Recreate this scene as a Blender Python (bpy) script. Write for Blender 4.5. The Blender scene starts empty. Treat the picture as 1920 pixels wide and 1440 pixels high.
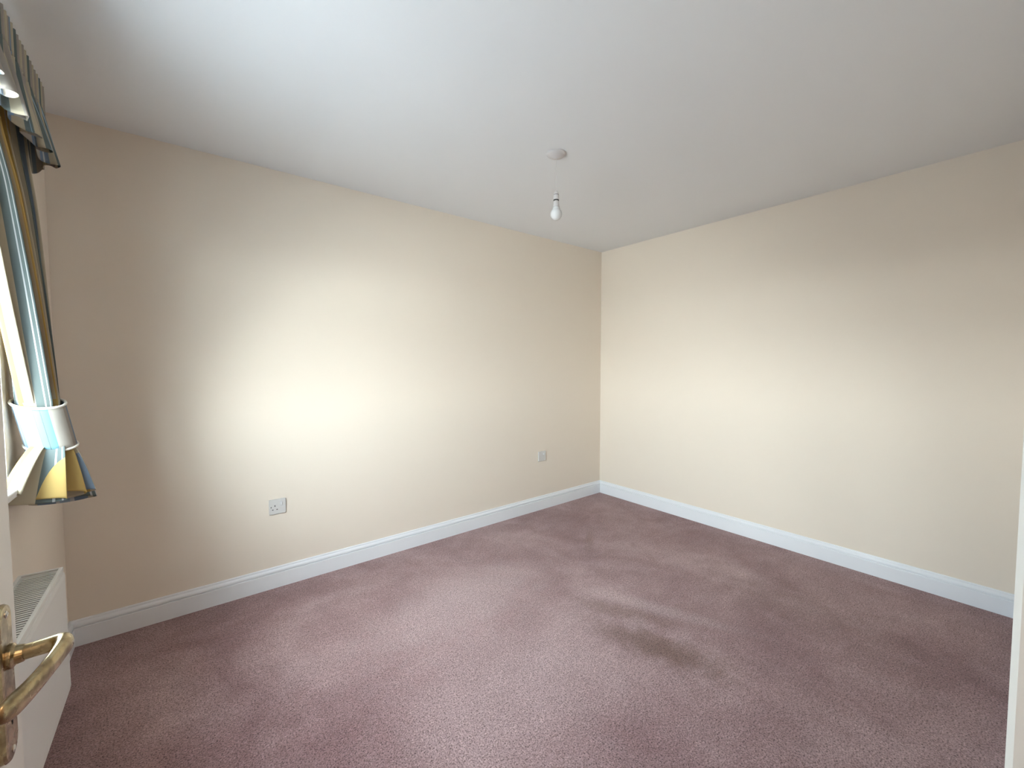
import bpy, bmesh, math, random
from mathutils import Vector, Matrix, noise
random.seed(7)
PI = math.pi
sc = bpy.context.scene
col = sc.collection

# ------------------------------------------------------------------ camera
cam_d = bpy.data.cameras.new('camera')
cam_d.sensor_fit = 'HORIZONTAL'
cam_d.sensor_width = 36.0
cam_d.lens = 781.96 / 1920 * 36.0
cam_d.clip_start = 0.01
cam = bpy.data.objects.new('camera', cam_d)
col.objects.link(cam)
yaw, pitch, roll = math.radians(51.609), math.radians(2.758), math.radians(-0.122)
fw = Vector((math.cos(yaw) * math.cos(pitch), math.sin(yaw) * math.cos(pitch), -math.sin(pitch)))
rt = Vector((math.sin(yaw), -math.cos(yaw), 0))
up = rt.cross(fw)
r2 = rt * math.cos(roll) + up * math.sin(roll)
u2 = -rt * math.sin(roll) + up * math.cos(roll)
m = Matrix((r2, u2, -fw)).transposed().to_4x4()
m.translation = Vector((-3.2957, -2.7285, 1.2998))
cam.matrix_world = m
sc.camera = cam

# ------------------------------------------------------------------ world: bright overcast sky over dull ground
SKY = 31.5
world = bpy.data.worlds.new('world')
sc.world = world
world.use_nodes = True
wn = world.node_tree
wn.nodes.clear()
wo = wn.nodes.new('ShaderNodeOutputWorld')
wb = wn.nodes.new('ShaderNodeBackground')
wt = wn.nodes.new('ShaderNodeTexCoord')
ws = wn.nodes.new('ShaderNodeSeparateXYZ')
wm = wn.nodes.new('ShaderNodeMapRange')
wm.inputs['From Min'].default_value = -1.0
wm.inputs['From Max'].default_value = 1.0
wr = wn.nodes.new('ShaderNodeValToRGB')
e = wr.color_ramp.elements
e[0].position = 0.0
e[0].color = (0.44, 0.49, 0.56, 1)
e[1].position = 1.0
e[1].color = (0.42, 0.52, 0.66, 1)
for p_, c_ in ((0.49, (0.22, 0.24, 0.27, 1)), (0.505, (1.0, 1.04, 1.10, 1)), (0.60, (0.76, 0.86, 0.98, 1)), (0.75, (0.55, 0.66, 0.80, 1))):
    n_ = e.new(p_)
    n_.color = c_
wn.links.new(wt.outputs['Generated'], ws.inputs[0])
wn.links.new(ws.outputs['Z'], wm.inputs['Value'])
wn.links.new(wm.outputs['Result'], wr.inputs[0])
wn.links.new(wr.outputs[0], wb.inputs['Color'])
wb.inputs['Strength'].default_value = SKY
wn.links.new(wb.outputs[0], wo.inputs[0])

sc.view_settings.view_transform = 'Standard'
sc.view_settings.look = 'None'
sc.view_settings.gamma = 1.0
sc.view_settings.exposure = 0.20
sc.view_settings.use_curve_mapping = False

# veiled sun low over the garden: a wide soft source
sun_d = bpy.data.lights.new('sun', 'SUN')
sun_d.energy = 25.0
sun_d.angle = math.radians(80)
sun_d.color = (0.97, 0.98, 1.0)
sun = bpy.data.objects.new('sun', sun_d)
az, el_ = math.radians(32), math.radians(17)
sun.rotation_euler = Vector((math.cos(el_) * math.cos(az), math.cos(el_) * math.sin(az), -math.sin(el_))).to_track_quat('-Z', 'Y').to_euler()
col.objects.link(sun)

# room numbers (metres): corner of the two far walls at the origin, room runs to -x and -y
LX, LY, H = 3.738, 2.738, 2.40
WY0, WY1, WZ0, WZ1 = -2.08, -0.715, 0.925, 2.10          # window opening in wall x=-LX
DX0, DX1, DZ = -3.460, -2.700, 1.99                     # door opening in wall y=-LY
WT = 0.22                                               # outer wall thickness


def area(name, loc, rot, sx, sy, power, color, portal=False):
    l = bpy.data.lights.new(name, 'AREA')
    l.shape = 'RECTANGLE'
    l.size, l.size_y = sx, sy
    l.energy = power
    l.color = color
    if portal:
        l.cycles.is_portal = True
    o = bpy.data.objects.new(name, l)
    o.location = loc
    o.rotation_euler = rot
    col.objects.link(o)
    return o


# portal over the window (guides the sky light only, adds none)
area('window_portal', (-LX - WT - 0.02, (WY0 + WY1) / 2, (WZ0 + WZ1) / 2), (0, -PI / 2, 0),
     WZ1 - WZ0, WY1 - WY0, 1.0, (1, 1, 1), True)
# unseen warm fill light added at the hall ceiling behind the open door
area('hall_fill', (-3.0, -3.55, H - 0.03), (0, 0, 0), 0.5, 0.5, 9.0, (1.0, 0.72, 0.50))


# ------------------------------------------------------------------ helpers
def props(o, label=None, cat=None, kind=None, group=None):
    if label: o['label'] = label
    if cat: o['category'] = cat
    if kind: o['kind'] = kind
    if group: o['group'] = group
    return o


def link(name, bm, mat, parent=None, smooth=False, bevel=0.0, seg=2):
    bmesh.ops.recalc_face_normals(bm, faces=bm.faces)
    me = bpy.data.meshes.new(name)
    bm.to_mesh(me)
    bm.free()
    if mat is not None:
        for mm in (mat if isinstance(mat, (list, tuple)) else [mat]):
            me.materials.append(mm)
    if smooth:
        me.polygons.foreach_set('use_smooth', [True] * len(me.polygons))
    o = bpy.data.objects.new(name, me)
    col.objects.link(o)
    if parent is not None:
        o.parent = parent
        o.matrix_parent_inverse = Matrix.Translation(-world_loc(parent))
    if bevel:
        b = o.modifiers.new('bevel', 'BEVEL')
        b.width = bevel
        b.segments = seg
        b.limit_method = 'ANGLE'
        b.angle_limit = math.radians(40)
        b.harden_normals = False
    return o


def world_loc(o):
    l = Vector(o.location)
    return l if o.parent is None else l


def empty(name, loc, label=None, cat=None, kind=None):
    o = bpy.data.objects.new(name, None)
    o.empty_display_size = 0.1
    o.location = loc
    col.objects.link(o)
    return props(o, label, cat, kind)


def box(bm, x0, x1, y0, y1, z0, z1, mi=0):
    vs = [bm.verts.new((x, y, z)) for x in (x0, x1) for y in (y0, y1) for z in (z0, z1)]
    for a in ((0, 1, 3, 2), (4, 6, 7, 5), (0, 4, 5, 1), (2, 3, 7, 6), (0, 2, 6, 4), (1, 5, 7, 3)):
        f = bm.faces.new([vs[i] for i in a])
        f.material_index = mi
    return vs


def lathe(bm, prof, c, axis=Vector((0, 0, 1)), seg=32, cap=True):
    """prof: list of (radius, height along axis)."""
    axis = axis.normalized()
    a = axis.orthogonal().normalized()
    b = axis.cross(a)
    rings = []
    for r, h in prof:
        rings.append([bm.verts.new(c + axis * h + (a * math.cos(2 * PI * k / seg) + b * math.sin(2 * PI * k / seg)) * max(r, 1e-5)) for k in range(seg)])
    for i in range(len(rings) - 1):
        for k in range(seg):
            bm.faces.new((rings[i][k], rings[i][(k + 1) % seg], rings[i + 1][(k + 1) % seg], rings[i + 1][k]))
    if cap:
        bm.faces.new(rings[0][::-1])
        bm.faces.new(rings[-1])


def tube(bm, pts, rad, seg=12, flat=None, upv=Vector((0, 0, 1))):
    """sweep of an ellipse along pts; rad = (horizontal half width, vertical half width) per point."""
    rings = []
    n = len(pts)
    for i, p in enumerate(pts):
        t = (pts[min(i + 1, n - 1)] - pts[max(i - 1, 0)]).normalized()
        s = t.cross(upv)
        if s.length < 1e-4:
            s = t.cross(Vector((1, 0, 0)))
        s.normalize()
        v = s.cross(t)
        ra, rb = rad[i] if isinstance(rad, list) else (rad, rad)
        rings.append([bm.verts.new(p + s * math.cos(2 * PI * k / seg) * ra + v * math.sin(2 * PI * k / seg) * rb) for k in range(seg)])
    for i in range(n - 1):
        for k in range(seg):
            bm.faces.new((rings[i][k], rings[i][(k + 1) % seg], rings[i + 1][(k + 1) % seg], rings[i + 1][k]))
    bm.faces.new(rings[0][::-1])
    bm.faces.new(rings[-1])


def sweep_profile(bm, prof, p0, p1, out):
    """prof: (offset from the wall, z) points, extruded from p0 to p1; out = direction away from the wall."""
    a = [bm.verts.new(p0 + out * d + Vector((0, 0, z))) for d, z in prof]
    b = [bm.verts.new(p1 + out * d + Vector((0, 0, z))) for d, z in prof]
    n = len(prof)
    for i in range(n):
        bm.faces.new((a[i], a[(i + 1) % n], b[(i + 1) % n], b[i]))
    bm.faces.new(a[::-1])
    bm.faces.new(b)


# ------------------------------------------------------------------ materials
def mat_new(name, color, rough=0.5, metal=0.0, spec=0.5):
    mt = bpy.data.materials.new(name)
    mt.use_nodes = True
    b = mt.node_tree.nodes['Principled BSDF']
    b.inputs['Base Color'].default_value = (*color, 1)
    b.inputs['Roughness'].default_value = rough
    b.inputs['Metallic'].default_value = metal
    b.inputs['Specular IOR Level'].default_value = spec
    return mt


def node(mt, t, **kw):
    n = mt.node_tree.nodes.new(t)
    for k, v in kw.items():
        setattr(n, k, v)
    return n


def add_noise_bump(mt, scale, strength, dist=0.002, detail=4, coord='Object', colvar=0.0):
    nt = mt.node_tree
    b = nt.nodes['Principled BSDF']
    tc = node(mt, 'ShaderNodeTexCoord')
    nz = node(mt, 'ShaderNodeTexNoise')
    nz.inputs['Scale'].default_value = scale
    nz.inputs['Detail'].default_value = detail
    nt.links.new(tc.outputs[coord], nz.inputs['Vector'])
    bp = node(mt, 'ShaderNodeBump')
    bp.inputs['Strength'].default_value = strength
    bp.inputs['Distance'].default_value = dist
    nt.links.new(nz.outputs['Fac'], bp.inputs['Height'])
    nt.links.new(bp.outputs['Normal'], b.inputs['Normal'])
    if colvar:
        base = tuple(b.inputs['Base Color'].default_value)
        n2 = node(mt, 'ShaderNodeTexNoise')
        n2.inputs['Scale'].default_value = 2.2
        n2.inputs['Detail'].default_value = 3
        nt.links.new(tc.outputs[coord], n2.inputs['Vector'])
        mx = node(mt, 'ShaderNodeMix', data_type='RGBA')
        mx.inputs['A'].default_value = tuple(c * (1 - colvar) for c in base[:3]) + (1,)
        mx.inputs['B'].default_value = tuple(min(1, c * (1 + colvar)) for c in base[:3]) + (1,)
        nt.links.new(n2.outputs['Fac'], mx.inputs['Factor'])
        nt.links.new(mx.outputs['Result'], b.inputs['Base Color'])


M = {}
M['wall'] = mat_new('magnolia_emulsion', (0.81, 0.718, 0.617), 0.75, spec=0.25)
add_noise_bump(M['wall'], 220, 0.12, 0.001, 3, colvar=0.012)
M['ceiling'] = mat_new('white_ceiling_emulsion', (0.83, 0.835, 0.85), 0.9, spec=0.1)
add_noise_bump(M['ceiling'], 160, 0.10, 0.001, 3, colvar=0.01)
M['gloss'] = mat_new('white_gloss_paint', (0.82, 0.83, 0.86), 0.32, spec=0.5)
M['door'] = mat_new('white_door_paint', (0.78, 0.76, 0.72), 0.4, spec=0.5)
M['rad'] = mat_new('white_enamel', (0.76, 0.75, 0.73), 0.35, spec=0.5)
M['upvc'] = mat_new('white_upvc', (0.85, 0.86, 0.87), 0.35)
M['plastic'] = mat_new('white_plastic', (0.80, 0.80, 0.81), 0.35)
M['dusty_plastic'] = mat_new('dusty_white_plastic', (0.63, 0.595, 0.59), 0.5)
M['plate'] = mat_new('off_white_plate_plastic', (0.64, 0.62, 0.60), 0.4)
M['grey_plastic'] = mat_new('pale_grey_plastic', (0.62, 0.63, 0.64), 0.4)
M['black'] = mat_new('black_rubber', (0.02, 0.02, 0.02), 0.6)
M['dark_slot'] = mat_new('dark_slot', (0.01, 0.01, 0.01), 0.8)
M['flex'] = mat_new('white_flex', (0.72, 0.70, 0.69), 0.5)
M['steel'] = mat_new('nickel_steel', (0.55, 0.53, 0.50), 0.3, 1.0)
M['red_dot'] = mat_new('red_indicator', (0.45, 0.03, 0.03), 0.4)

# worn brass
mb = mat_new('aged_brass', (0.62, 0.45, 0.20), 0.22, 1.0)
nt = mb.node_tree
b_ = nt.nodes['Principled BSDF']
tc = node(mb, 'ShaderNodeTexCoord')
nz = node(mb, 'ShaderNodeTexNoise')
nz.inputs['Scale'].default_value = 45
nz.inputs['Detail'].default_value = 6
rp = node(mb, 'ShaderNodeValToRGB')
rp.color_ramp.elements[0].position = 0.35
rp.color_ramp.elements[0].color = (0.22, 0.16, 0.09, 1)
rp.color_ramp.elements[1].position = 0.62
rp.color_ramp.elements[1].color = (0.60, 0.50, 0.30, 1)
rr = node(mb, 'ShaderNodeMapRange')
rr.inputs['To Min'].default_value = 0.42
rr.inputs['To Max'].default_value = 0.14
nt.links.new(tc.outputs['Object'], nz.inputs['Vector'])
nt.links.new(nz.outputs['Fac'], rp.inputs[0])
nt.links.new(nz.outputs['Fac'], rr.inputs['Value'])
nt.links.new(rp.outputs[0], b_.inputs['Base Color'])
nt.links.new(rr.outputs['Result'], b_.inputs['Roughness'])
M['brass'] = mb

# clear window glass: transparent with a Fresnel sheen
mg = bpy.data.materials.new('window_glass')
mg.use_nodes = True
nt = mg.node_tree
nt.nodes.clear()
o_ = nt.nodes.new('ShaderNodeOutputMaterial')
mx = nt.nodes.new('ShaderNodeMixShader')
lw = nt.nodes.new('ShaderNodeLayerWeight')
lw.inputs['Blend'].default_value = 0.5
pw = nt.nodes.new('ShaderNodeMath')
pw.operation = 'POWER'
pw.inputs[1].default_value = 5.0
fr = nt.nodes.new('ShaderNodeMath')
fr.operation = 'MULTIPLY_ADD'
fr.inputs[1].default_value = 0.90
fr.inputs[2].default_value = 0.04
nt.links.new(lw.outputs['Facing'], pw.inputs[0])
nt.links.new(pw.outputs[0], fr.inputs[0])
tr = nt.nodes.new('ShaderNodeBsdfTransparent')
tr.inputs['Color'].default_value = (0.93, 0.97, 0.95, 1)
gl = nt.nodes.new('ShaderNodeBsdfGlossy')
gl.inputs['Roughness'].default_value = 0.02
nt.links.new(fr.outputs[0], mx.inputs[0])
nt.links.new(tr.outputs[0], mx.inputs[1])
nt.links.new(gl.outputs[0], mx.inputs[2])
nt.links.new(mx.outputs[0], o_.inputs[0])
M['glass'] = mg

# frosted bulb
M['bulb'] = mat_new('opal_bulb_glass', (0.74, 0.74, 0.74), 0.12, spec=0.6)
M['bulb'].node_tree.nodes['Principled BSDF'].inputs['Subsurface Weight'].default_value = 0.3
M['bulb'].node_tree.nodes['Principled BSDF'].inputs['Subsurface Radius'].default_value = (0.02, 0.02, 0.02)


# carpet: mauve twist pile with brushed and trodden patches, plus painted-in pools of window light
def make_carpet():
    mt = mat_new('mauve_carpet', (0.4, 0.28, 0.27), 0.95, spec=0.05)
    nt = mt.node_tree
    L = nt.links.new
    b = nt.nodes['Principled BSDF']
    tc = node(mt, 'ShaderNodeTexCoord')

    def noise_n(scale, detail=3, rough=0.5, dist=0.0):
        n = node(mt, 'ShaderNodeTexNoise')
        n.inputs['Scale'].default_value = scale
        n.inputs['Detail'].default_value = detail
        n.inputs['Roughness'].default_value = rough
        n.inputs['Distortion'].default_value = dist
        L(tc.outputs['Object'], n.inputs['Vector'])
        return n.outputs['Fac']

    def ramp(fac, stops):
        r = node(mt, 'ShaderNodeValToRGB')
        el = r.color_ramp.elements
        el[0].position, el[0].color = stops[0][0], (*stops[0][1], 1)
        el[1].position, el[1].color = stops[-1][0], (*stops[-1][1], 1)
        for p, c in stops[1:-1]:
            q = el.new(p)
            q.color = (*c, 1)
        L(fac, r.inputs[0])
        return r.outputs[0]

    def mix(a, c, fac, mode='MIX'):
        x = node(mt, 'ShaderNodeMix', data_type='RGBA', blend_type=mode)
        if isinstance(fac, float):
            x.inputs['Factor'].default_value = fac
        else:
            L(fac, x.inputs['Factor'])
        for nm, v in (('A', a), ('B', c)):
            if isinstance(v, tuple):
                x.inputs[nm].default_value = (*v, 1)
            else:
                L(v, x.inputs[nm])
        return x.outputs['Result']

    def math_n(op, a, c=None, clamp=False):
        x = node(mt, 'ShaderNodeMath', operation=op, use_clamp=clamp)
        for i, v in enumerate((a, c)):
            if v is None: continue
            if isinstance(v, (int, float)):
                x.inputs[i].default_value = v
            else:
                L(v, x.inputs[i])
        return x.outputs[0]

    big = noise_n(1.7, 4, 0.55, 0.6)
    c = ramp(big, [(0.30, (0.265, 0.155, 0.155)), (0.52, (0.365, 0.240, 0.240)), (0.72, (0.450, 0.320, 0.320))])
    mid = noise_n(9, 4, 0.6, 0.4)
    c = mix(c, ramp(mid, [(0.3, (0.84, 0.80, 0.80)), (0.7, (1.1, 1.1, 1.1))]), 0.8, 'MULTIPLY')

    # trodden marks and painted pools of light, each with its own place: (x, y, angle, half length, half width, strength)
    def blob(x, y, ang, a, bw, s):
        mp = node(mt, 'ShaderNodeMapping', vector_type='TEXTURE')
        mp.inputs['Location'].default_value = (x, y, 0)
        mp.inputs['Rotation'].default_value = (0, 0, ang)
        mp.inputs['Scale'].default_value = (a, bw, 1)
        L(tc.outputs['Object'], mp.inputs['Vector'])
        ln = node(mt, 'ShaderNodeVectorMath', operation='LENGTH')
        L(mp.outputs[0], ln.inputs[0])
        d = math_n('ADD', ln.outputs['Value'], math_n('MULTIPLY', math_n('SUBTRACT', mid, 0.5), 1.1))
        r = node(mt, 'ShaderNodeMapRange', interpolation_type='SMOOTHSTEP')
        r.inputs['From Min'].default_value = 1.15
        r.inputs['From Max'].default_value = 0.1
        r.inputs['To Max'].default_value = s
        L(d, r.inputs['Value'])
        return r.outputs['Result']

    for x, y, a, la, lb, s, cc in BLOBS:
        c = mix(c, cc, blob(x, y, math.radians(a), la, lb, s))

    # tuft speckle: dark gaps between the tufts and bright tips
    v = node(mt, 'ShaderNodeTexVoronoi')
    v.inputs['Scale'].default_value = 260
    L(tc.outputs['Object'], v.inputs['Vector'])
    sp = noise_n(190, 3, 0.65)
    sp2 = noise_n(70, 4, 0.7)
    gap = ramp(sp, [(0.36, (0.16, 0.13, 0.13)), (0.44, (0.84, 0.82, 0.82)), (0.55, (1.10, 1.10, 1.10)), (0.66, (1.5, 1.5, 1.5))])
    c = mix(c, gap, 0.9, 'MULTIPLY')
    c = mix(c, ramp(sp2, [(0.32, (0.68, 0.66, 0.66)), (0.68, (1.20, 1.20, 1.20))]), 0.8, 'MULTIPLY')
    L(c, b.inputs['Base Color'])
    b.inputs['Sheen Weight'].default_value = 0.25
    b.inputs['Sheen Roughness'].default_value = 0.45
    b.inputs['Sheen Tint'].default_value = (0.95, 0.88, 0.88, 1)
    h = math_n('ADD', math_n('MULTIPLY', sp, 1.0), math_n('MULTIPLY', v.outputs['Distance'], 0.6))
    bp = node(mt, 'ShaderNodeBump')
    bp.inputs['Strength'].default_value = 0.55
    bp.inputs['Distance'].default_value = 0.006
    L(h, bp.inputs['Height'])
    L(bp.outputs[0], b.inputs['Normal'])
    return mt


DK = (0.19, 0.108, 0.085)
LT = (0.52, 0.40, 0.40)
BLOBS = [
    (-1.62, -1.70, -72, 0.40, 0.13, 0.85, DK),
    (-1.52, -1.42, -66, 0.30, 0.10, 0.55, DK),
    (-0.98, -0.72, 40, 0.26, 0.05, 0.35, DK),
    (-2.15, -0.80, 10, 0.75, 0.35, 0.55, LT),  # pool of window light painted into the pile colour
    (-2.35, -1.50, 30, 0.85, 0.55, 0.32, LT),  # broad lit zone of the floor, painted into the carpet colour
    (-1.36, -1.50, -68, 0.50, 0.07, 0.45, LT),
    (-0.75, -2.0, 80, 0.60, 0.30, 0.30, DK),
]
M['carpet'] = make_carpet()


# striped cotton: stripes run with the cloth (UV.x in metres across the width)
def make_cloth(name, stops=None, transl=0.5, period=0.27, offset=0.0):
    mt = bpy.data.materials.new(name)
    mt.use_nodes = True
    nt = mt.node_tree
    nt.nodes.clear()
    L = nt.links.new
    out = nt.nodes.new('ShaderNodeOutputMaterial')
    uv = nt.nodes.new('ShaderNodeUVMap')
    uv.uv_map = 'UVMap'
    sx = nt.nodes.new('ShaderNodeSeparateXYZ')
    L(uv.outputs[0], sx.inputs[0])
    dv = nt.nodes.new('ShaderNodeMath')
    dv.operation = 'MULTIPLY_ADD'
    dv.inputs[1].default_value = 1.0 / period
    dv.inputs[2].default_value = offset
    L(sx.outputs['X'], dv.inputs[0])
    fc = nt.nodes.new('ShaderNodeMath')
    fc.operation = 'FRACT'
    L(dv.outputs[0], fc.inputs[0])
    r = nt.nodes.new('ShaderNodeValToRGB')
    r.color_ramp.interpolation = 'CONSTANT'
    el = r.color_ramp.elements
    el[0].position, el[0].color = 0.0, (*stops[0][1], 1)
    el[1].position, el[1].color = stops[-1][0], (*stops[-1][1], 1)
    for p, c in stops[1:-1]:
        q = el.new(p)
        q.color = (*c, 1)
    L(fc.outputs[0], r.inputs[0])
    df = nt.nodes.new('ShaderNodeBsdfDiffuse')
    tl = nt.nodes.new('ShaderNodeBsdfTranslucent')
    mx = nt.nodes.new('ShaderNodeMixShader')
    mx.inputs[0].default_value = transl
    wv = nt.nodes.new('ShaderNodeTexNoise')
    wv.inputs['Scale'].default_value = 900
    bp = nt.nodes.new('ShaderNodeBump')
    bp.inputs['Strength'].default_value = 0.15
    bp.inputs['Distance'].default_value = 0.0006
    L(uv.outputs[0], wv.inputs['Vector'])
    L(wv.outputs['Fac'], bp.inputs['Height'])
    L(bp.outputs[0], df.inputs['Normal'])
    L(r.outputs[0], df.inputs['Color'])
    L(r.outputs[0], tl.inputs['Color'])
    L(df.outputs[0], mx.inputs[1])
    L(tl.outputs[0], mx.inputs[2])
    L(mx.outputs[0], out.inputs[0])
    return mt


CREAM, GOLD, BLUE, PALE, WHITE, SAGE, SKYB, TAUPE = ((0.48, 0.42, 0.31), (0.50, 0.35, 0.13), (0.20, 0.26, 0.34), (0.33, 0.43, 0.52),
                                                     (0.52, 0.53, 0.53), (0.14, 0.17, 0.165), (0.22, 0.42, 0.54), (0.36, 0.32, 0.28))
STRIPES = [(0.0, GOLD), (0.16, CREAM), (0.28, BLUE), (0.345, WHITE), (0.36, PALE), (0.395, WHITE), (0.41, BLUE),
           (0.475, CREAM), (0.55, GOLD), (0.74, SAGE), (0.80, WHITE), (0.812, SAGE), (0.84, WHITE), (0.852, SAGE), (0.91, CREAM)]
LINEN, SKY2 = (0.46, 0.43, 0.38), (0.18, 0.35, 0.43)
BAND = [(0.0, LINEN), (0.10, BLUE), (0.135, PALE), (0.175, BLUE), (0.215, LINEN), (0.42, SAGE), (0.428, SKY2), (0.50, SAGE), (0.508, SKY2), (0.60, LINEN), (0.82, TAUPE), (0.90, BLUE), (0.95, LINEN)]
M['cloth'] = make_cloth('striped_curtain_cotton', STRIPES, transl=0.10, period=0.33, offset=0.75)
M['band'] = make_cloth('striped_tieback_cotton', BAND, transl=0.08, period=0.185, offset=0.0)
VSTRIPES = [(0.0, TAUPE), (0.18, CREAM), (0.30, SAGE), (0.40, PALE), (0.42, SAGE), (0.50, CREAM), (0.60, BLUE), (0.66, WHITE), (0.68, BLUE), (0.74, TAUPE), (0.90, CREAM)]  # muted set: the heading's shade is put into the stripe colours
M['valance'] = make_cloth('striped_pelmet_cotton', VSTRIPES, transl=0.12, offset=0.35)
M['piping'] = mat_new('cream_piping', (0.82, 0.78, 0.70), 0.8)

# ------------------------------------------------------------------ room shell
bm = bmesh.new()
box(bm, -LX - WT, 0.12, -4.1, 0.12, -0.12, 0.0)
props(link('floor', bm, M['carpet']), kind='structure')
bm = bmesh.new()
box(bm, -LX - WT, 0.12, -4.1, 0.12, H, H + 0.12)
props(link('ceiling', bm, M['ceiling']), kind='structure')
bm = bmesh.new()
box(bm, -LX - WT, 0.12, 0.0, 0.12, 0.0, H)
props(link('wall_left', bm, M['wall']), kind='structure')
bm = bmesh.new()
box(bm, 0.0, 0.12, -4.1, 0.0, 0.0, H)
props(link('wall_right', bm, M['wall']), kind='structure')
# window wall with its opening
bm = bmesh.new()
box(bm, -LX - WT, -LX, WY1, 0.0, 0.0, H)
box(bm, -LX - WT, -LX, -4.1, WY0, 0.0, H)
box(bm, -LX - WT, -LX, WY0, WY1, 0.0, WZ0 - 0.025)
box(bm, -LX - WT, -LX, WY0, WY1, WZ1, H)
props(link('wall_window', bm, M['wall']), kind='structure')
# door wall with its opening (the camera stands in it)
DW = 0.10
bm = bmesh.new()
box(bm, -LX, DX0 - 0.03, -LY - DW, -LY, 0.0, H)
box(bm, DX1 + 0.03, 0.0, -LY - DW, -LY, 0.0, H)
box(bm, DX0 - 0.03, DX1 + 0.03, -LY - DW, -LY, DZ + 0.03, H)
props(link('wall_door', bm, M['wall']), kind='structure')
bm = bmesh.new()
box(bm, -LX, 0.0, -4.1, -4.0, 0.0, H)
props(link('wall_hall', bm, M['wall']), kind='structure')
bm = bmesh.new()
box(bm, -1.9, -1.8, -4.0, -LY - DW, 0.0, H)
props(link('wall_hall_end', bm, M['wall']), kind='structure')

# skirting: flat face, a cut groove, then an ogee top
SK = [(0.0, 0.0), (0.018, 0.0), (0.018, 0.083), (0.0172, 0.0850), (0.0095, 0.0858), (0.0095, 0.0888), (0.0150, 0.0900),
      (0.0160, 0.096), (0.0145, 0.102), (0.0110, 0.107), (0.0085, 0.1095), (0.0080, 0.1120), (0.0085, 0.1145), (0.0075, 0.118), (0.0045, 0.120), (0.0, 0.120)]
X, Y = Vector((1, 0, 0)), Vector((0, 1, 0))
bm = bmesh.new()
sweep_profile(bm, SK, Vector((-LX, 0, 0)), Vector((0, 0, 0)), -Y)
props(link('baseboard_left', bm, M['gloss']), kind='structure')
bm = bmesh.new()
sweep_profile(bm, SK, Vector((0, -0.0, 0)), Vector((0, -LY, 0)), -X)
props(link('baseboard_right', bm, M['gloss']), kind='structure')
bm = bmesh.new()
sweep_profile(bm, SK, Vector((-LX, -LY, 0)), Vector((-LX, 0, 0)), X)
props(link('baseboard_window', bm, M['gloss']), kind='structure')
bm = bmesh.new()
sweep_profile(bm, SK, Vector((DX1 + 0.065, -LY, 0)), Vector((0, -LY, 0)), Y)
props(link('baseboard_door', bm, M['gloss']), kind='structure')

# ------------------------------------------------------------------ door frame, architraves
bm = bmesh.new()
box(bm, DX0 - 0.03, DX0, -LY - DW, -LY, 0, DZ + 0.03)
box(bm, DX1, DX1 + 0.03, -LY - DW, -LY, 0, DZ + 0.03)
box(bm, DX0, DX1, -LY - DW, -LY, DZ, DZ + 0.03)
box(bm, DX1 - 0.012, DX1, -LY - DW, -LY - 0.05, 0, DZ)      # door stop
props(link('trim_1', bm, M['door'], bevel=0.0015), kind='structure')
# architrave round the door, room side (its right leg shows at the right edge of the view)
AR = [(0.0, 0.0), (0.0, 0.011), (0.004, 0.0158), (0.012, 0.0158), (0.016, 0.013), (0.020, 0.013), (0.024, 0.0158), (0.050, 0.0145), (0.060, 0.010), (0.065, 0.004), (0.065, 0.0)]
bm = bmesh.new()


def arch_leg(bm, xin, sgn):
    a = [bm.verts.new((xin + sgn * d, -LY + t, 0)) for d, t in AR]
    b = [bm.verts.new((xin + sgn * d, -LY + t, DZ + d)) for d, t in AR]
    n = len(AR)
    for i in range(n):
        bm.faces.new((a[i], a[(i + 1) % n], b[(i + 1) % n], b[i]))
    bm.faces.new(a)
    bm.faces.new(b)


arch_leg(bm, DX1, 1)
arch_leg(bm, DX0, -1)
a = [bm.verts.new((DX0 - d, -LY + t, DZ + d)) for d, t in AR]
b = [bm.verts.new((DX1 + d, -LY + t, DZ + d)) for d, t in AR]
for i in range(len(AR)):
    j = (i + 1) % len(AR)
    bm.faces.new((a[i], a[j], b[j], b[i]))
props(link('trim_2', bm, M['door']), kind='structure')

# ------------------------------------------------------------------ door leaf, open against the window wall
FX = -3.452                                  # room-facing face of the leaf
DY0, DY1 = -2.777, -2.017                    # hinge edge, latch edge
bm = bmesh.new()
xb, xf = FX - 0.038, FX
box(bm, xb + 0.008, xf - 0.008, DY0, DY1, 0.012, 1.98)
stile = 0.095
for y0, y1 in ((DY0, DY0 + stile), (DY1 - stile, DY1), ((DY0 + DY1) / 2 - 0.045, (DY0 + DY1) / 2 + 0.045)):
    box(bm, xb, xf, y0, y1, 0.012, 1.98)
for z0, z1 in ((0.012, 0.22), (0.80, 0.93), (1.56, 1.65), (1.88, 1.98)):
    box(bm, xb, xf, DY0 + stile, (DY0 + DY1) / 2 - 0.045, z0, z1)
    box(bm, xb, xf, (DY0 + DY1) / 2 + 0.045, DY1 - stile, z0, z1)
for y0, y1 in ((DY0 + stile + 0.03, (DY0 + DY1) / 2 - 0.075), ((DY0 + DY1) / 2 + 0.075, DY1 - stile - 0.03)):
    for z0, z1 in ((0.25, 0.77), (0.96, 1.53), (1.68, 1.85)):
        box(bm, xb + 0.003, xf - 0.003, y0, y1, z0, z1)
door = props(link('door_1', bm, M['door'], bevel=0.002), kind='structure')

HY, HZ = -2.077, 0.998                        # spindle
PZ0, PZ1, PW = 0.889, 1.053, 0.040
bm = bmesh.new()


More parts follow.
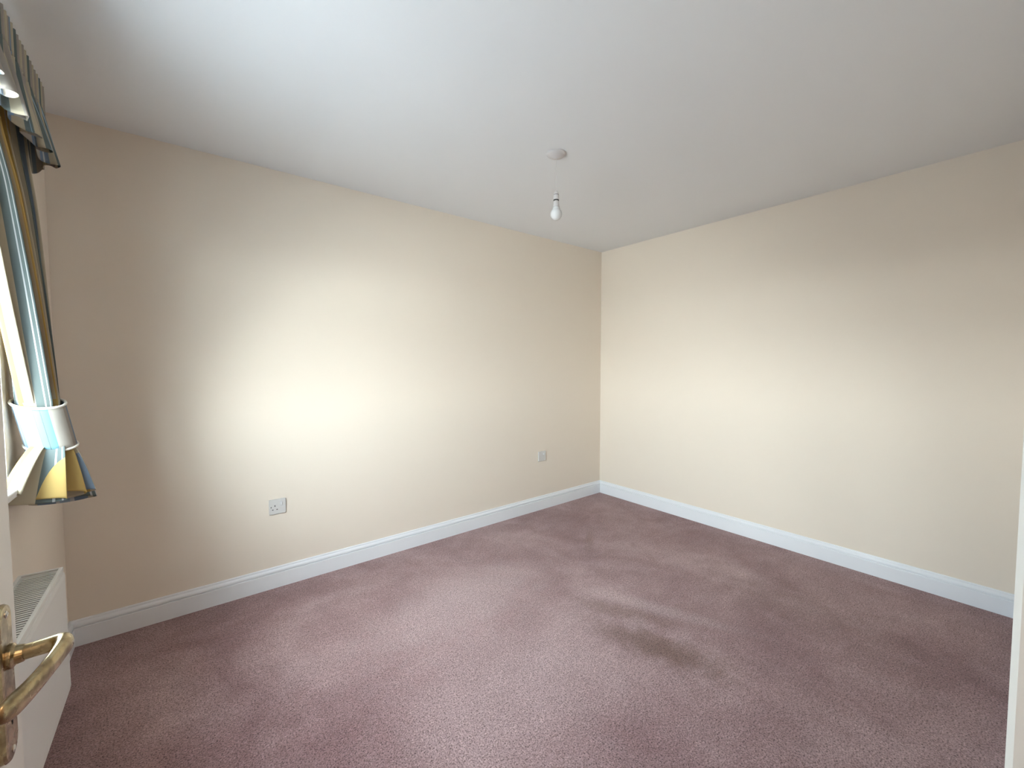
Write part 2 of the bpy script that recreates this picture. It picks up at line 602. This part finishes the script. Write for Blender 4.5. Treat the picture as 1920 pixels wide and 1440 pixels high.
def plate(bm, yc, z0, z1, w, x0, x1, inset, rc):
    """long back plate with rounded ends and a domed face."""
    def outline(d):
        pts = []
        hw = w / 2 - d
        for k in range(13):
            t = -PI / 2 + PI * k / 12
            pts.append((hw * math.sin(t), z1 - d - rc + rc * math.cos(t)))
        for k in range(13):
            t = PI / 2 - PI * k / 12
            pts.append((hw * math.sin(t), z0 + d + rc - rc * math.cos(t)))
        return pts
    rings = []
    for x, d in ((x0, 0.0), (x0 + (x1 - x0) * 0.55, 0.0), (x0 + (x1 - x0) * 0.9, inset * 0.35), (x1, inset)):
        rings.append([bm.verts.new((x, yc + p[0], p[1])) for p in outline(d)])
    n = len(rings[0])
    for i in range(3):
        for k in range(n):
            bm.faces.new((rings[i][k], rings[i][(k + 1) % n], rings[i + 1][(k + 1) % n], rings[i + 1][k]))
    bm.faces.new(rings[-1])
    bm.faces.new(rings[0][::-1])


plate(bm, HY, PZ0, PZ1, PW, FX, FX + 0.0065, 0.004, 0.016)
hp = props(link('door_handle', bm, M['brass'], door), label='worn brass lever handle on a long back plate')
bm = bmesh.new()
# collar
lathe(bm, [(0.0125, 0.0), (0.0125, 0.004), (0.0095, 0.006), (0.0085, 0.012)], Vector((FX + 0.0060, HY, HZ)), X, 24)
link('collar', bm, M['brass'], hp, smooth=False, bevel=0.0006)
bm = bmesh.new()
P = []
R = []
ctrl = [((0.012, 0.000, 0.0), (0.0068, 0.0078)), ((0.026, 0.000, 0.0005), (0.0068, 0.0078)), ((0.036, -0.001, 0.001), (0.0072, 0.0085)),
        ((0.0435, -0.006, 0.0018), (0.0078, 0.0098)), ((0.0455, -0.015, 0.0022), (0.0074, 0.0104)), ((0.0445, -0.030, 0.0018), (0.0064, 0.0104)),
        ((0.0415, -0.050, 0.0008), (0.0056, 0.0102)), ((0.0370, -0.072, -0.0008), (0.0054, 0.0102)), ((0.0320, -0.092, -0.0020), (0.0054, 0.0108)),
        ((0.0270, -0.108, -0.0026), (0.0058, 0.0112)), ((0.0225, -0.118, -0.0028), (0.0046, 0.0092)), ((0.0200, -0.1225, -0.0028), (0.0018, 0.004))]


def catmull(c, n=5):
    out = []
    for i in range(len(c) - 1):
        p0, p1, p2, p3 = c[max(i - 1, 0)], c[i], c[i + 1], c[min(i + 2, len(c) - 1)]
        for k in range(n):
            t = k / n
            out.append(tuple(0.5 * ((2 * p1[j]) + (-p0[j] + p2[j]) * t + (2 * p0[j] - 5 * p1[j] + 4 * p2[j] - p3[j]) * t * t + (-p0[j] + 3 * p1[j] - 3 * p2[j] + p3[j]) * t ** 3) for j in range(len(p1))))
    out.append(c[-1])
    return out


cc = catmull([(*a_, *b_2) for a_, b_2 in ctrl])
P = [Vector((FX + q[0] * 1.06, HY + q[1] * 0.86, HZ + q[2])) for q in cc]
R = [(q[3], q[4]) for q in cc]
tube(bm, P, R, 20)
link('lever', bm, M['brass'], hp, smooth=True)
for z in (PZ1 - 0.010, PZ0 + 0.010):
    bm = bmesh.new()
    lathe(bm, [(0.0036, 0.0), (0.0036, 0.0008), (0.002, 0.0016)], Vector((FX + 0.0062, HY, z)), X, 16)
    box(bm, FX + 0.0062, FX + 0.0081, HY - 0.0028, HY + 0.0028, z - 0.0004, z + 0.0004)
    link('screw', bm, M['steel'], hp)
bm = bmesh.new()
lathe(bm, [(0.0035, 0.0), (0.0035, 0.0006)], Vector((FX + 0.0062, HY, 0.940)), X, 16)
box(bm, FX + 0.0062, FX + 0.0069, HY - 0.0013, HY + 0.0013, 0.926, 0.940)
link('keyhole', bm, M['dark_slot'], hp)
# latch plate on the door's edge
bm = bmesh.new()
box(bm, FX - 0.031, FX - 0.008, DY1, DY1 + 0.001, 0.93, 1.06)
box(bm, FX - 0.026, FX - 0.013, DY1, DY1 + 0.010, 0.985, 1.008)
link('latch', bm, M['brass'], door)
for z in (0.25, 1.05, 1.75):
    bm = bmesh.new()
    lathe(bm, [(0.006, -0.045), (0.006, 0.045)], Vector((FX + 0.004, DY0 - 0.002, z)), Vector((0, 0, 1)), 14)
    link('hinge', bm, M['brass'], door)

# ------------------------------------------------------------------ window
XO = -LX - WT                       # outside face
win = empty('window_1', (XO + 0.1, (WY0 + WY1) / 2, WZ0), kind='structure')
fx0, fx1 = XO + 0.03, XO + 0.10
bm = bmesh.new()
fr_ = 0.055
box(bm, fx0, fx1, WY0, WY0 + fr_, WZ0, WZ1)
box(bm, fx0, fx1, WY1 - fr_, WY1, WZ0, WZ1)
box(bm, fx0, fx1, WY0 + fr_, WY1 - fr_, WZ0, WZ0 + fr_)
box(bm, fx0, fx1, WY0 + fr_, WY1 - fr_, WZ1 - fr_, WZ1)
ym = (WY0 + WY1) / 2
box(bm, fx0, fx1, ym - 0.03, ym + 0.03, WZ0 + fr_, WZ1 - fr_)
TZ = 1.66
box(bm, fx0, fx1, WY0 + fr_, ym - 0.03, TZ - 0.03, TZ + 0.03)
box(bm, fx0, fx1, ym + 0.03, WY1 - fr_, TZ - 0.03, TZ + 0.03)
link('window_frame', bm, M['upvc'], win, bevel=0.003)
for y0, y1 in ((WY0 + fr_, ym - 0.03), (ym + 0.03, WY1 - fr_)):
    for z0, z1 in ((WZ0 + fr_, TZ - 0.03), (TZ + 0.03, WZ1 - fr_)):
        bm = bmesh.new()
        s = 0.028
        box(bm, fx0 + 0.01, fx1 + 0.008, y0, y0 + s, z0, z1)
        box(bm, fx0 + 0.01, fx1 + 0.008, y1 - s, y1, z0, z1)
        box(bm, fx0 + 0.01, fx1 + 0.008, y0 + s, y1 - s, z0, z0 + s)
        box(bm, fx0 + 0.01, fx1 + 0.008, y0 + s, y1 - s, z1 - s, z1)
        sash = link('sash', bm, M['upvc'], win, bevel=0.002)
        bm = bmesh.new()
        box(bm, fx0 + 0.03, fx0 + 0.034, y0 + s, y1 - s, z0 + s, z1 - s)
        link('pane', bm, M['glass'], sash)
# window board, horned past the opening
bm = bmesh.new()
v0, v1 = WY0 - 0.05, WY1 + 0.085
box(bm, fx1, -LX, WY0, WY1, WZ0 - 0.025, WZ0)
box(bm, -LX, -LX + 0.042, v0, v1, WZ0 - 0.025, WZ0)
link('window_sill', bm, M['gloss'], win, bevel=0.006, seg=3)

# ------------------------------------------------------------------ radiator
RX0, RX1, RY0, RY1, RZ0, RZ1 = -3.715, -3.615, -2.02, -0.772, 0.226, 0.640
rad = empty('radiator', (-3.66, (RY0 + RY1) / 2, 0.0), 'white double panel radiator with slotted top grille on the wall below the window', 'radiator')
bm = bmesh.new()
# front panel: pressed sheet with shallow flutes that show along the bottom edge
ny = 150
ringsv = []
for i in range(ny + 1):
    y = RY0 + (RY1 - RY0) * i / ny
    fl = 0.0022 * (0.5 - 0.5 * math.cos(2 * PI * (y - RY1) / 0.0333))
    ringsv.append([bm.verts.new(q) for q in ((RX1 - 0.012, y, RZ0 + 0.004), (RX1 - 0.003, y, RZ0), (RX1 - fl, y, RZ0 + 0.016), (RX1 - 0.0006 , y, RZ0 + 0.04),
                                             (RX1 - 0.0006, y, RZ1 - 0.045), (RX1, y, RZ1 - 0.03), (RX1 - 0.002, y, RZ1 - 0.018), (RX1 - 0.012, y, RZ1 - 0.012))])
for i in range(ny):
    for k in range(7):
        bm.faces.new((ringsv[i][k], ringsv[i][k + 1], ringsv[i + 1][k + 1], ringsv[i + 1][k]))
    bm.faces.new((ringsv[i][7], ringsv[i][0], ringsv[i + 1][0], ringsv[i + 1][7]))
bm.faces.new(ringsv[0])
bm.faces.new(ringsv[-1][::-1])
link('front_panel', bm, M['rad'], rad, smooth=False)
bm = bmesh.new()
box(bm, RX0, RX0 + 0.012, RY0 + 0.012, RY1 - 0.012, RZ0, RZ1 - 0.012)
link('rear_panel', bm, M['rad'], rad, bevel=0.003)
for y0, y1 in ((RY0 + 0.001, RY0 + 0.0025), (RY1 - 0.0025, RY1 - 0.001)):
    bm = bmesh.new()
    box(bm, RX0 - 0.001, RX1 - 0.0125, y0, y1, RZ0 + 0.012, RZ1 - 0.002)
    link('side_panel', bm, M['rad'], rad, bevel=0.0006)
bm = bmesh.new()
box(bm, RX0, RX1 - 0.004, RY0 + 0.0015, RY1 - 0.0015, RZ1 - 0.014, RZ1 - 0.012)
# raised rim of the top cover
box(bm, RX1 - 0.012, RX1 - 0.003, RY0 + 0.0015, RY1 - 0.0015, RZ1 - 0.012, RZ1 + 0.002)
box(bm, RX0, RX0 + 0.008, RY0 + 0.0015, RY1 - 0.0015, RZ1 - 0.012, RZ1 + 0.002)
box(bm, RX0 + 0.008, RX1 - 0.012, RY1 - 0.012, RY1 - 0.0015, RZ1 - 0.012, RZ1 + 0.002)
box(bm, RX0 + 0.008, RX1 - 0.012, RY0 + 0.0015, RY0 + 0.012, RZ1 - 0.012, RZ1 + 0.002)
top = link('top_grille', bm, [M['rad']], rad, bevel=0.001)
bm = bmesh.new()
box(bm, RX0 + 0.006, RX1 - 0.012, RY0 + 0.006, RY1 - 0.006, RZ1 - 0.0119, RZ1 - 0.0115)
link('grille_opening', bm, M['dark_slot'], rad, )
bm = bmesh.new()
y = RY0 + 0.016
while y < RY1 - 0.016:
    box(bm, RX0 + 0.008, RX1 - 0.012, y, y + 0.0070, RZ1 - 0.0028, RZ1 - 0.0012)
    y += 0.0140
props(link('slat', bm, M['rad'], top), kind='stuff')
for yy in (RY0 + 0.15, RY1 - 0.15):
    bm = bmesh.new()
    box(bm, -LX + 0.0004, RX0, yy - 0.02, yy + 0.02, RZ0 + 0.03, RZ1 - 0.05)
    link('bracket', bm, M['rad'], rad)
for yy, sgn in ((RY1 - 0.055, 1), (RY0 + 0.055, -1)):
    bm = bmesh.new()
    lathe(bm, [(0.0075, 0.0), (0.0075, RZ0 + 0.03)], Vector((-3.685, yy, 0)), Vector((0, 0, 1)), 14)
    link('pipe', bm, M['steel'], rad, smooth=False)

# ------------------------------------------------------------------ curtains
def cloth_sheet(name, nu, nv, fn, width, mat, parent=None, thick=0.0012, height=1.0):
    """fn(u, v) -> Vector ; UV.x = cloth metres across."""
    bm = bmesh.new()
    uvl = bm.loops.layers.uv.new('UVMap')
    g = [[bm.verts.new(fn(i / nu, j / nv)) for j in range(nv + 1)] for i in range(nu + 1)]
    for i in range(nu):
        for j in range(nv):
            f = bm.faces.new((g[i][j], g[i + 1][j], g[i + 1][j + 1], g[i][j + 1]))
            for lp, (a, b) in zip(f.loops, ((i, j), (i + 1, j), (i + 1, j + 1), (i, j + 1))):
                lp[uvl].uv = (a / nu * width, b / nv * height)
    o = link(name, bm, mat, parent, smooth=True)
    if thick:
        s = o.modifiers.new('thick', 'SOLIDIFY')
        s.thickness = thick
        s.offset = 0
    return o


def lerp(a, b, t): return a + (b - a) * t
def sstep(t):
    t = max(0.0, min(1.0, t))
    return t * t * (3 - 2 * t)


cur = empty('curtain', (-3.67, -0.65, 0.83), 'gold, cream and blue striped curtain gathered into a band beside the window', 'curtain')
ZT, ZB1, ZB0, ZE = 2.19, 1.165, 1.035, 0.812       # top, band top, band bottom, hem
NF = 5.5
PHASE = PI


def bundle(u, z, fat=1.0):
    """position of the cloth inside the band at height z (folded back and forth)."""
    t = (ZB1 - z) / (ZB1 - ZB0)
    cx = lerp(-3.672, -3.655, t)
    cy = lerp(-0.665, -0.640, t)
    ph = 2 * PI * NF * u
    x = cx + 0.050 * fat * math.sin(ph + PHASE) * (0.62 + 0.38 * math.sin(PI * u)) 
    y = cy + (0.5 - u) * 0.075 * fat + 0.008 * math.cos(ph * 0.5)
    return x, y


def drape(u, v):
    if v < 0.70:
        s = v / 0.70
        z = lerp(ZT, ZB1, s)
        ph = 2 * PI * NF * u
        wob = noise.noise(Vector((u * 3.1, s * 1.2, 0.3)))
        amp = lerp(0.020, 0.036, s) + 0.004 * math.sin(7 * u + 1)
        xt = -3.692 + amp * math.sin(ph + PHASE + 0.5 * wob) + 0.010 * wob * s
        yt = -0.600 - 0.50 * u + 0.010 * math.cos(2 * ph)
        xb, yb = bundle(u, ZB1)
        g = s ** 1.6
        # the cloth swells a little before it is gathered
        swell = math.sin(PI * s) * 0.012
        x = lerp(xt, xb, g) + swell * (0.5 + u) * sstep(s * 4 - 0.6)
        gy = s ** 1.9
        y = lerp(yt, yb, lerp(s, gy, u))
        return Vector((max(x, -3.733), y, z))
    if v < 0.78:
        s = (v - 0.70) / 0.08
        z = lerp(ZB1, ZB0, s)
        x, y = bundle(u, z, 0.97)
        return Vector((x, y, z))
    s = (v - 0.78) / 0.22
    z = lerp(ZB0, ZE, s) + 0.012 * s * math.sin(2 * PI * 2 * u + 1)
    x, y = bundle(u, ZB0)
    ph = 2 * PI * NF * u
    fl = s ** 0.75
    cx, cy = -3.655, -0.640
    ang = lerp(-0.25 * PI, 1.15 * PI, u)
    k = 1 + 0.75 * fl
    x = cx + (x - cx) * k + 0.017 * fl
    y = cy + (y - cy) * (1 + 1.1 * fl) + 0.030 * fl * math.cos(ph + 0.8) - 0.09 * fl * max(0.0, u - 0.55) / 0.45
    x -= 0.05 * fl * max(0.0, u - 0.55) / 0.45
    z += 0.070 * u * s - 0.016 * s * math.cos(ph + 0.5)
    return Vector((max(x, -3.728), y, z))


cloth_sheet('drape', 300, 110, drape, 1.15, M['cloth'], cur, height=1.4)


def band_pt(a, z, grow=0.0):
    t = (ZB1 - z) / (ZB1 - ZB0)
    cx = lerp(-3.670, -3.653, t)
    cy = lerp(-0.665, -0.640, t)
    rx, ry = 0.0605 + grow, 0.052 + grow
    # the band is pulled up towards the wall and towards the window end
    zz = z + 0.030 * (math.cos(a) * -0.25 + 0.0) + 0.016 * math.sin(a) 
    return Vector((max(cx + rx * math.cos(a), -3.735), cy + ry * math.sin(a), zz))


tie = cloth_sheet('tieback', 96, 8, lambda u, v: band_pt(2 * PI * u, lerp(1.175, 1.028, v)), 0.36, M['band'], cur, 0.003, 0.13)
for z in (1.175, 1.028):
    bm = bmesh.new()
    pts = [band_pt(2 * PI * k / 64, z, 0.0015) for k in range(65)]
    tube(bm, pts, 0.0042, 8)
    link('piping', bm, M['piping'], tie, smooth=True)

# gathered pelmet
val = empty('curtain_valance', (-3.66, -1.4, 1.97), 'striped pleated pelmet with gathered heading along the top of the window', 'valance')
VY0, VY1 = -0.575, -2.28
bm = bmesh.new()
box(bm, -3.696, -3.684, -2.26, -0.600, 2.198, 2.225)
rail = link('curtain_rail', bm, M['plastic'], val, bevel=0.002)
for yy in (-0.70, -1.45, -2.15):
    bm = bmesh.new()
    box(bm, -LX + 0.0004, -3.696, yy - 0.012, yy + 0.012, 2.204, 2.220)
    link('bracket', bm, M['plastic'], rail, bevel=0.001)


def vpath(u):
    """start at the wall return, turn the corner, run along the rail."""
    L1, L2 = 0.07, VY0 - VY1
    d = u * (L1 + L2)
    if d < L1:
        return Vector((lerp(-3.725, -3.650, d / L1), VY0, 0)), Vector((0, 1, 0)), d
    return Vector((-3.650, VY0 - (d - L1), 0)), Vector((1, 0, 0)), d


def heading(u, v):
    p, n, d = vpath(u)
    z = lerp(2.245, 2.155, v)
    w = math.sin(2 * PI * d / 0.026 + 1.1 * noise.noise(Vector((d * 14, 0, 0))))
    return p + n * (0.010 + 0.0075 * w) + Vector((0, 0, z + 0.004 * noise.noise(Vector((d * 30, 3, 0))) * (1 - v)))


def frill(u, v):
    p, n, d = vpath(u)
    s = v
    z = lerp(2.155, 1.972, s)
    w1 = math.sin(2 * PI * d / 0.026 + 1.1 * noise.noise(Vector((d * 14, 0, 0))))
    ph = 2 * PI * d / 0.118 + 1.3 * noise.noise(Vector((d * 5, 1, 0)))
    w2 = math.sin(ph)
    amp = 0.022 * s ** 0.8
    small = 0.0065 * (1 - s) ** 2 * w1
    out = 0.012 + 0.020 * s + amp * w2 + small + 0.006 * s * math.sin(2.3 * ph + 1)
    t = Vector((0, 1, 0)) if n.x else Vector((1, 0, 0))
    side = 0.016 * s * math.sin(2 * ph + 0.6)
    q = p + n * out + t * side * (1 if n.x else 0.2) + Vector((0, 0, z + 0.007 * s * math.cos(ph + 0.6)))
    q.x = max(q.x, -3.732)
    return q


cloth_sheet('heading', 700, 5, heading, 3.6, M['valance'], val, height=0.09)
cloth_sheet('frill', 760, 16, frill, 3.6, M['valance'], val, height=0.2)

# ------------------------------------------------------------------ pendant
LXp, LYp = -1.72, -1.118
pen = empty('pendant_light', (LXp, LYp, H), 'bare white light bulb hanging from a ceiling rose on a thin flex', 'pendant light')
c0 = Vector((LXp, LYp, H))
DN = Vector((0, 0, -1))
bm = bmesh.new()
lathe(bm, [(0.0515, 0.0), (0.0515, 0.003), (0.048, 0.008), (0.040, 0.014), (0.028, 0.020), (0.013, 0.0235), (0.009, 0.027), (0.005, 0.028)], c0, DN, 48)
link('ceiling_rose', bm, M['dusty_plastic'], pen, smooth=True)
bm = bmesh.new()
lathe(bm, [(0.0014, 0.026), (0.0014, 0.196)], c0, DN, 10)
link('flex', bm, M['flex'], pen, smooth=True)
bm = bmesh.new()
lathe(bm, [(0.0045, 0.190), (0.0060, 0.193), (0.0100, 0.199), (0.0128, 0.207), (0.0132, 0.2125)], c0, DN, 32)
cap = link('lamp_holder', bm, M['dusty_plastic'], pen, smooth=True)
bm = bmesh.new()
lathe(bm, [(0.0134, 0.2112), (0.0134, 0.2142)], c0, DN, 32)
link('joint_ring', bm, M['dark_slot'], cap)
bm = bmesh.new()
lathe(bm, [(0.0148, 0.2138), (0.0148, 0.2375), (0.0140, 0.2390)], c0, DN, 32)
link('skirt', bm, M['dusty_plastic'], cap)
bm = bmesh.new()
lathe(bm, [(0.0146, 0.2380), (0.0146, 0.2435)], c0, DN, 32)
link('shade_ring', bm, M['black'], cap)
bm = bmesh.new()
lathe(bm, [(0.0122, 0.2435), (0.0130, 0.2445), (0.0135, 0.252), (0.0155, 0.266), (0.0168, 0.2745)], c0, DN, 32)
blb = link('bulb', bm, M['dusty_plastic'], pen, smooth=True)
bm = bmesh.new()
pr = [(0.0166, 0.2742)]
for k in range(0, 25):
    t = math.radians(35 + (180 - 35) * k / 24)
    pr.append((0.0300 * math.sin(t), 0.3120 - 0.0300 * math.cos(t) * 1.06))
pr[1] = (0.0192, 0.2830)
lathe(bm, pr, c0, DN, 40)
link('bulb_globe', bm, M['bulb'], blb, smooth=True)


# ------------------------------------------------------------------ wall plates on the left wall (y = 0)
def rounded_plate(bm, xc, zc, w, h, d, r, y=0.0, inset=0.0015):
    def outl(ii):
        pts = []
        for cx, cz, a0 in ((w / 2 - r, h / 2 - r, 0), (-w / 2 + r, h / 2 - r, 90), (-w / 2 + r, -h / 2 + r, 180), (w / 2 - r, -h / 2 + r, 270)):
            for k in range(5):
                a = math.radians(a0 + 90 * k / 4)
                pts.append((xc + cx + (r - ii) * math.cos(a), zc + cz + (r - ii) * math.sin(a)))
        return pts
    rings = [[bm.verts.new((p[0], yy, p[1])) for p in outl(ii)] for yy, ii in ((y, 0), (y - d + inset, 0), (y - d, inset))]
    n = len(rings[0])
    for i in range(2):
        for k in range(n):
            bm.faces.new((rings[i][k], rings[i][(k + 1) % n], rings[i + 1][(k + 1) % n], rings[i + 1][k]))
    bm.faces.new(rings[-1])
    bm.faces.new(rings[0][::-1])


sx_, sz_ = -2.882, 0.474
so = empty('wall_socket', (sx_, 0, sz_), 'white single power socket with a rocker switch, on the left wall above the skirting', 'socket')
bm = bmesh.new()
rounded_plate(bm, sx_, sz_, 0.086, 0.086, 0.0095, 0.005)
pl = link('face_plate', bm, M['plate'], so)
bm = bmesh.new()
box(bm, sx_ - 0.040, sx_ + 0.0445, -0.0045, 0.0, sz_ - 0.0446, sz_ + 0.040)  # dark sheet set right and down, stands for the plate's edge shadow
link('edge_shadow', bm, M['dark_slot'], so)
for dx, dz, w, h, nm in ((-0.0135, 0.006, 0.0045, 0.0085, 'pin_slot'), (-0.0250, -0.0155, 0.0070, 0.0042, 'pin_slot'), (-0.0030, -0.0155, 0.0070, 0.0042, 'pin_slot'),
                         (-0.0330, 0.0, 0.0052, 0.0052, 'screw'), (0.0330, 0.0, 0.0052, 0.0052, 'screw')):
    bm = bmesh.new()
    if nm == 'screw':
        lathe(bm, [(0.0029, 0.0), (0.0029, 0.0003), (0.001, 0.0005)], Vector((sx_ + dx, -0.0094, sz_ + dz)), -Y, 14)
        link(nm, bm, M['black'] if dx < 0 else M['grey_plastic'], pl)
    else:
        box(bm, sx_ + dx - w / 2, sx_ + dx + w / 2, -0.0098, -0.0085, sz_ + dz - h / 2, sz_ + dz + h / 2)
        link(nm, bm, M['dark_slot'], pl)
bm = bmesh.new()      # rocker, tipped on
vs = box(bm, sx_ + 0.0135, sx_ + 0.0235, -0.0125, -0.0085, sz_ + 0.006, sz_ + 0.0255)
for v in vs:
    if v.co.y < -0.01 and v.co.z > sz_ + 0.02:
        v.co.y = -0.0158
link('switch', bm, M['plastic'], so, bevel=0.0006)
bm = bmesh.new()
box(bm, sx_ + 0.0125, sx_ + 0.0245, -0.0099, -0.0090, sz_ + 0.0045, sz_ + 0.0270)
link('switch_surround', bm, M['grey_plastic'], so)

tx, tz = -0.798, 0.478
ts = empty('aerial_outlet', (tx, 0, tz), 'small square white outlet plate low on the left wall near the far corner', 'outlet')
bm = bmesh.new()
rounded_plate(bm, tx, tz, 0.086, 0.086, 0.0095, 0.004)
link('face_plate', bm, M['plate'], ts)
bm = bmesh.new()
box(bm, tx - 0.040, tx + 0.0455, -0.0045, 0.0, tz - 0.0450, tz + 0.040)  # edge shadow of this plate, added as a dark sheet behind it
link('edge_shadow', bm, M['dark_slot'], ts)
bm = bmesh.new()
lathe(bm, [(0.0075, 0.0), (0.0075, 0.006), (0.006, 0.0075)], Vector((tx + 0.016, -0.0090, tz + 0.018)), -Y, 20)
link('button', bm, M['plastic'], ts)
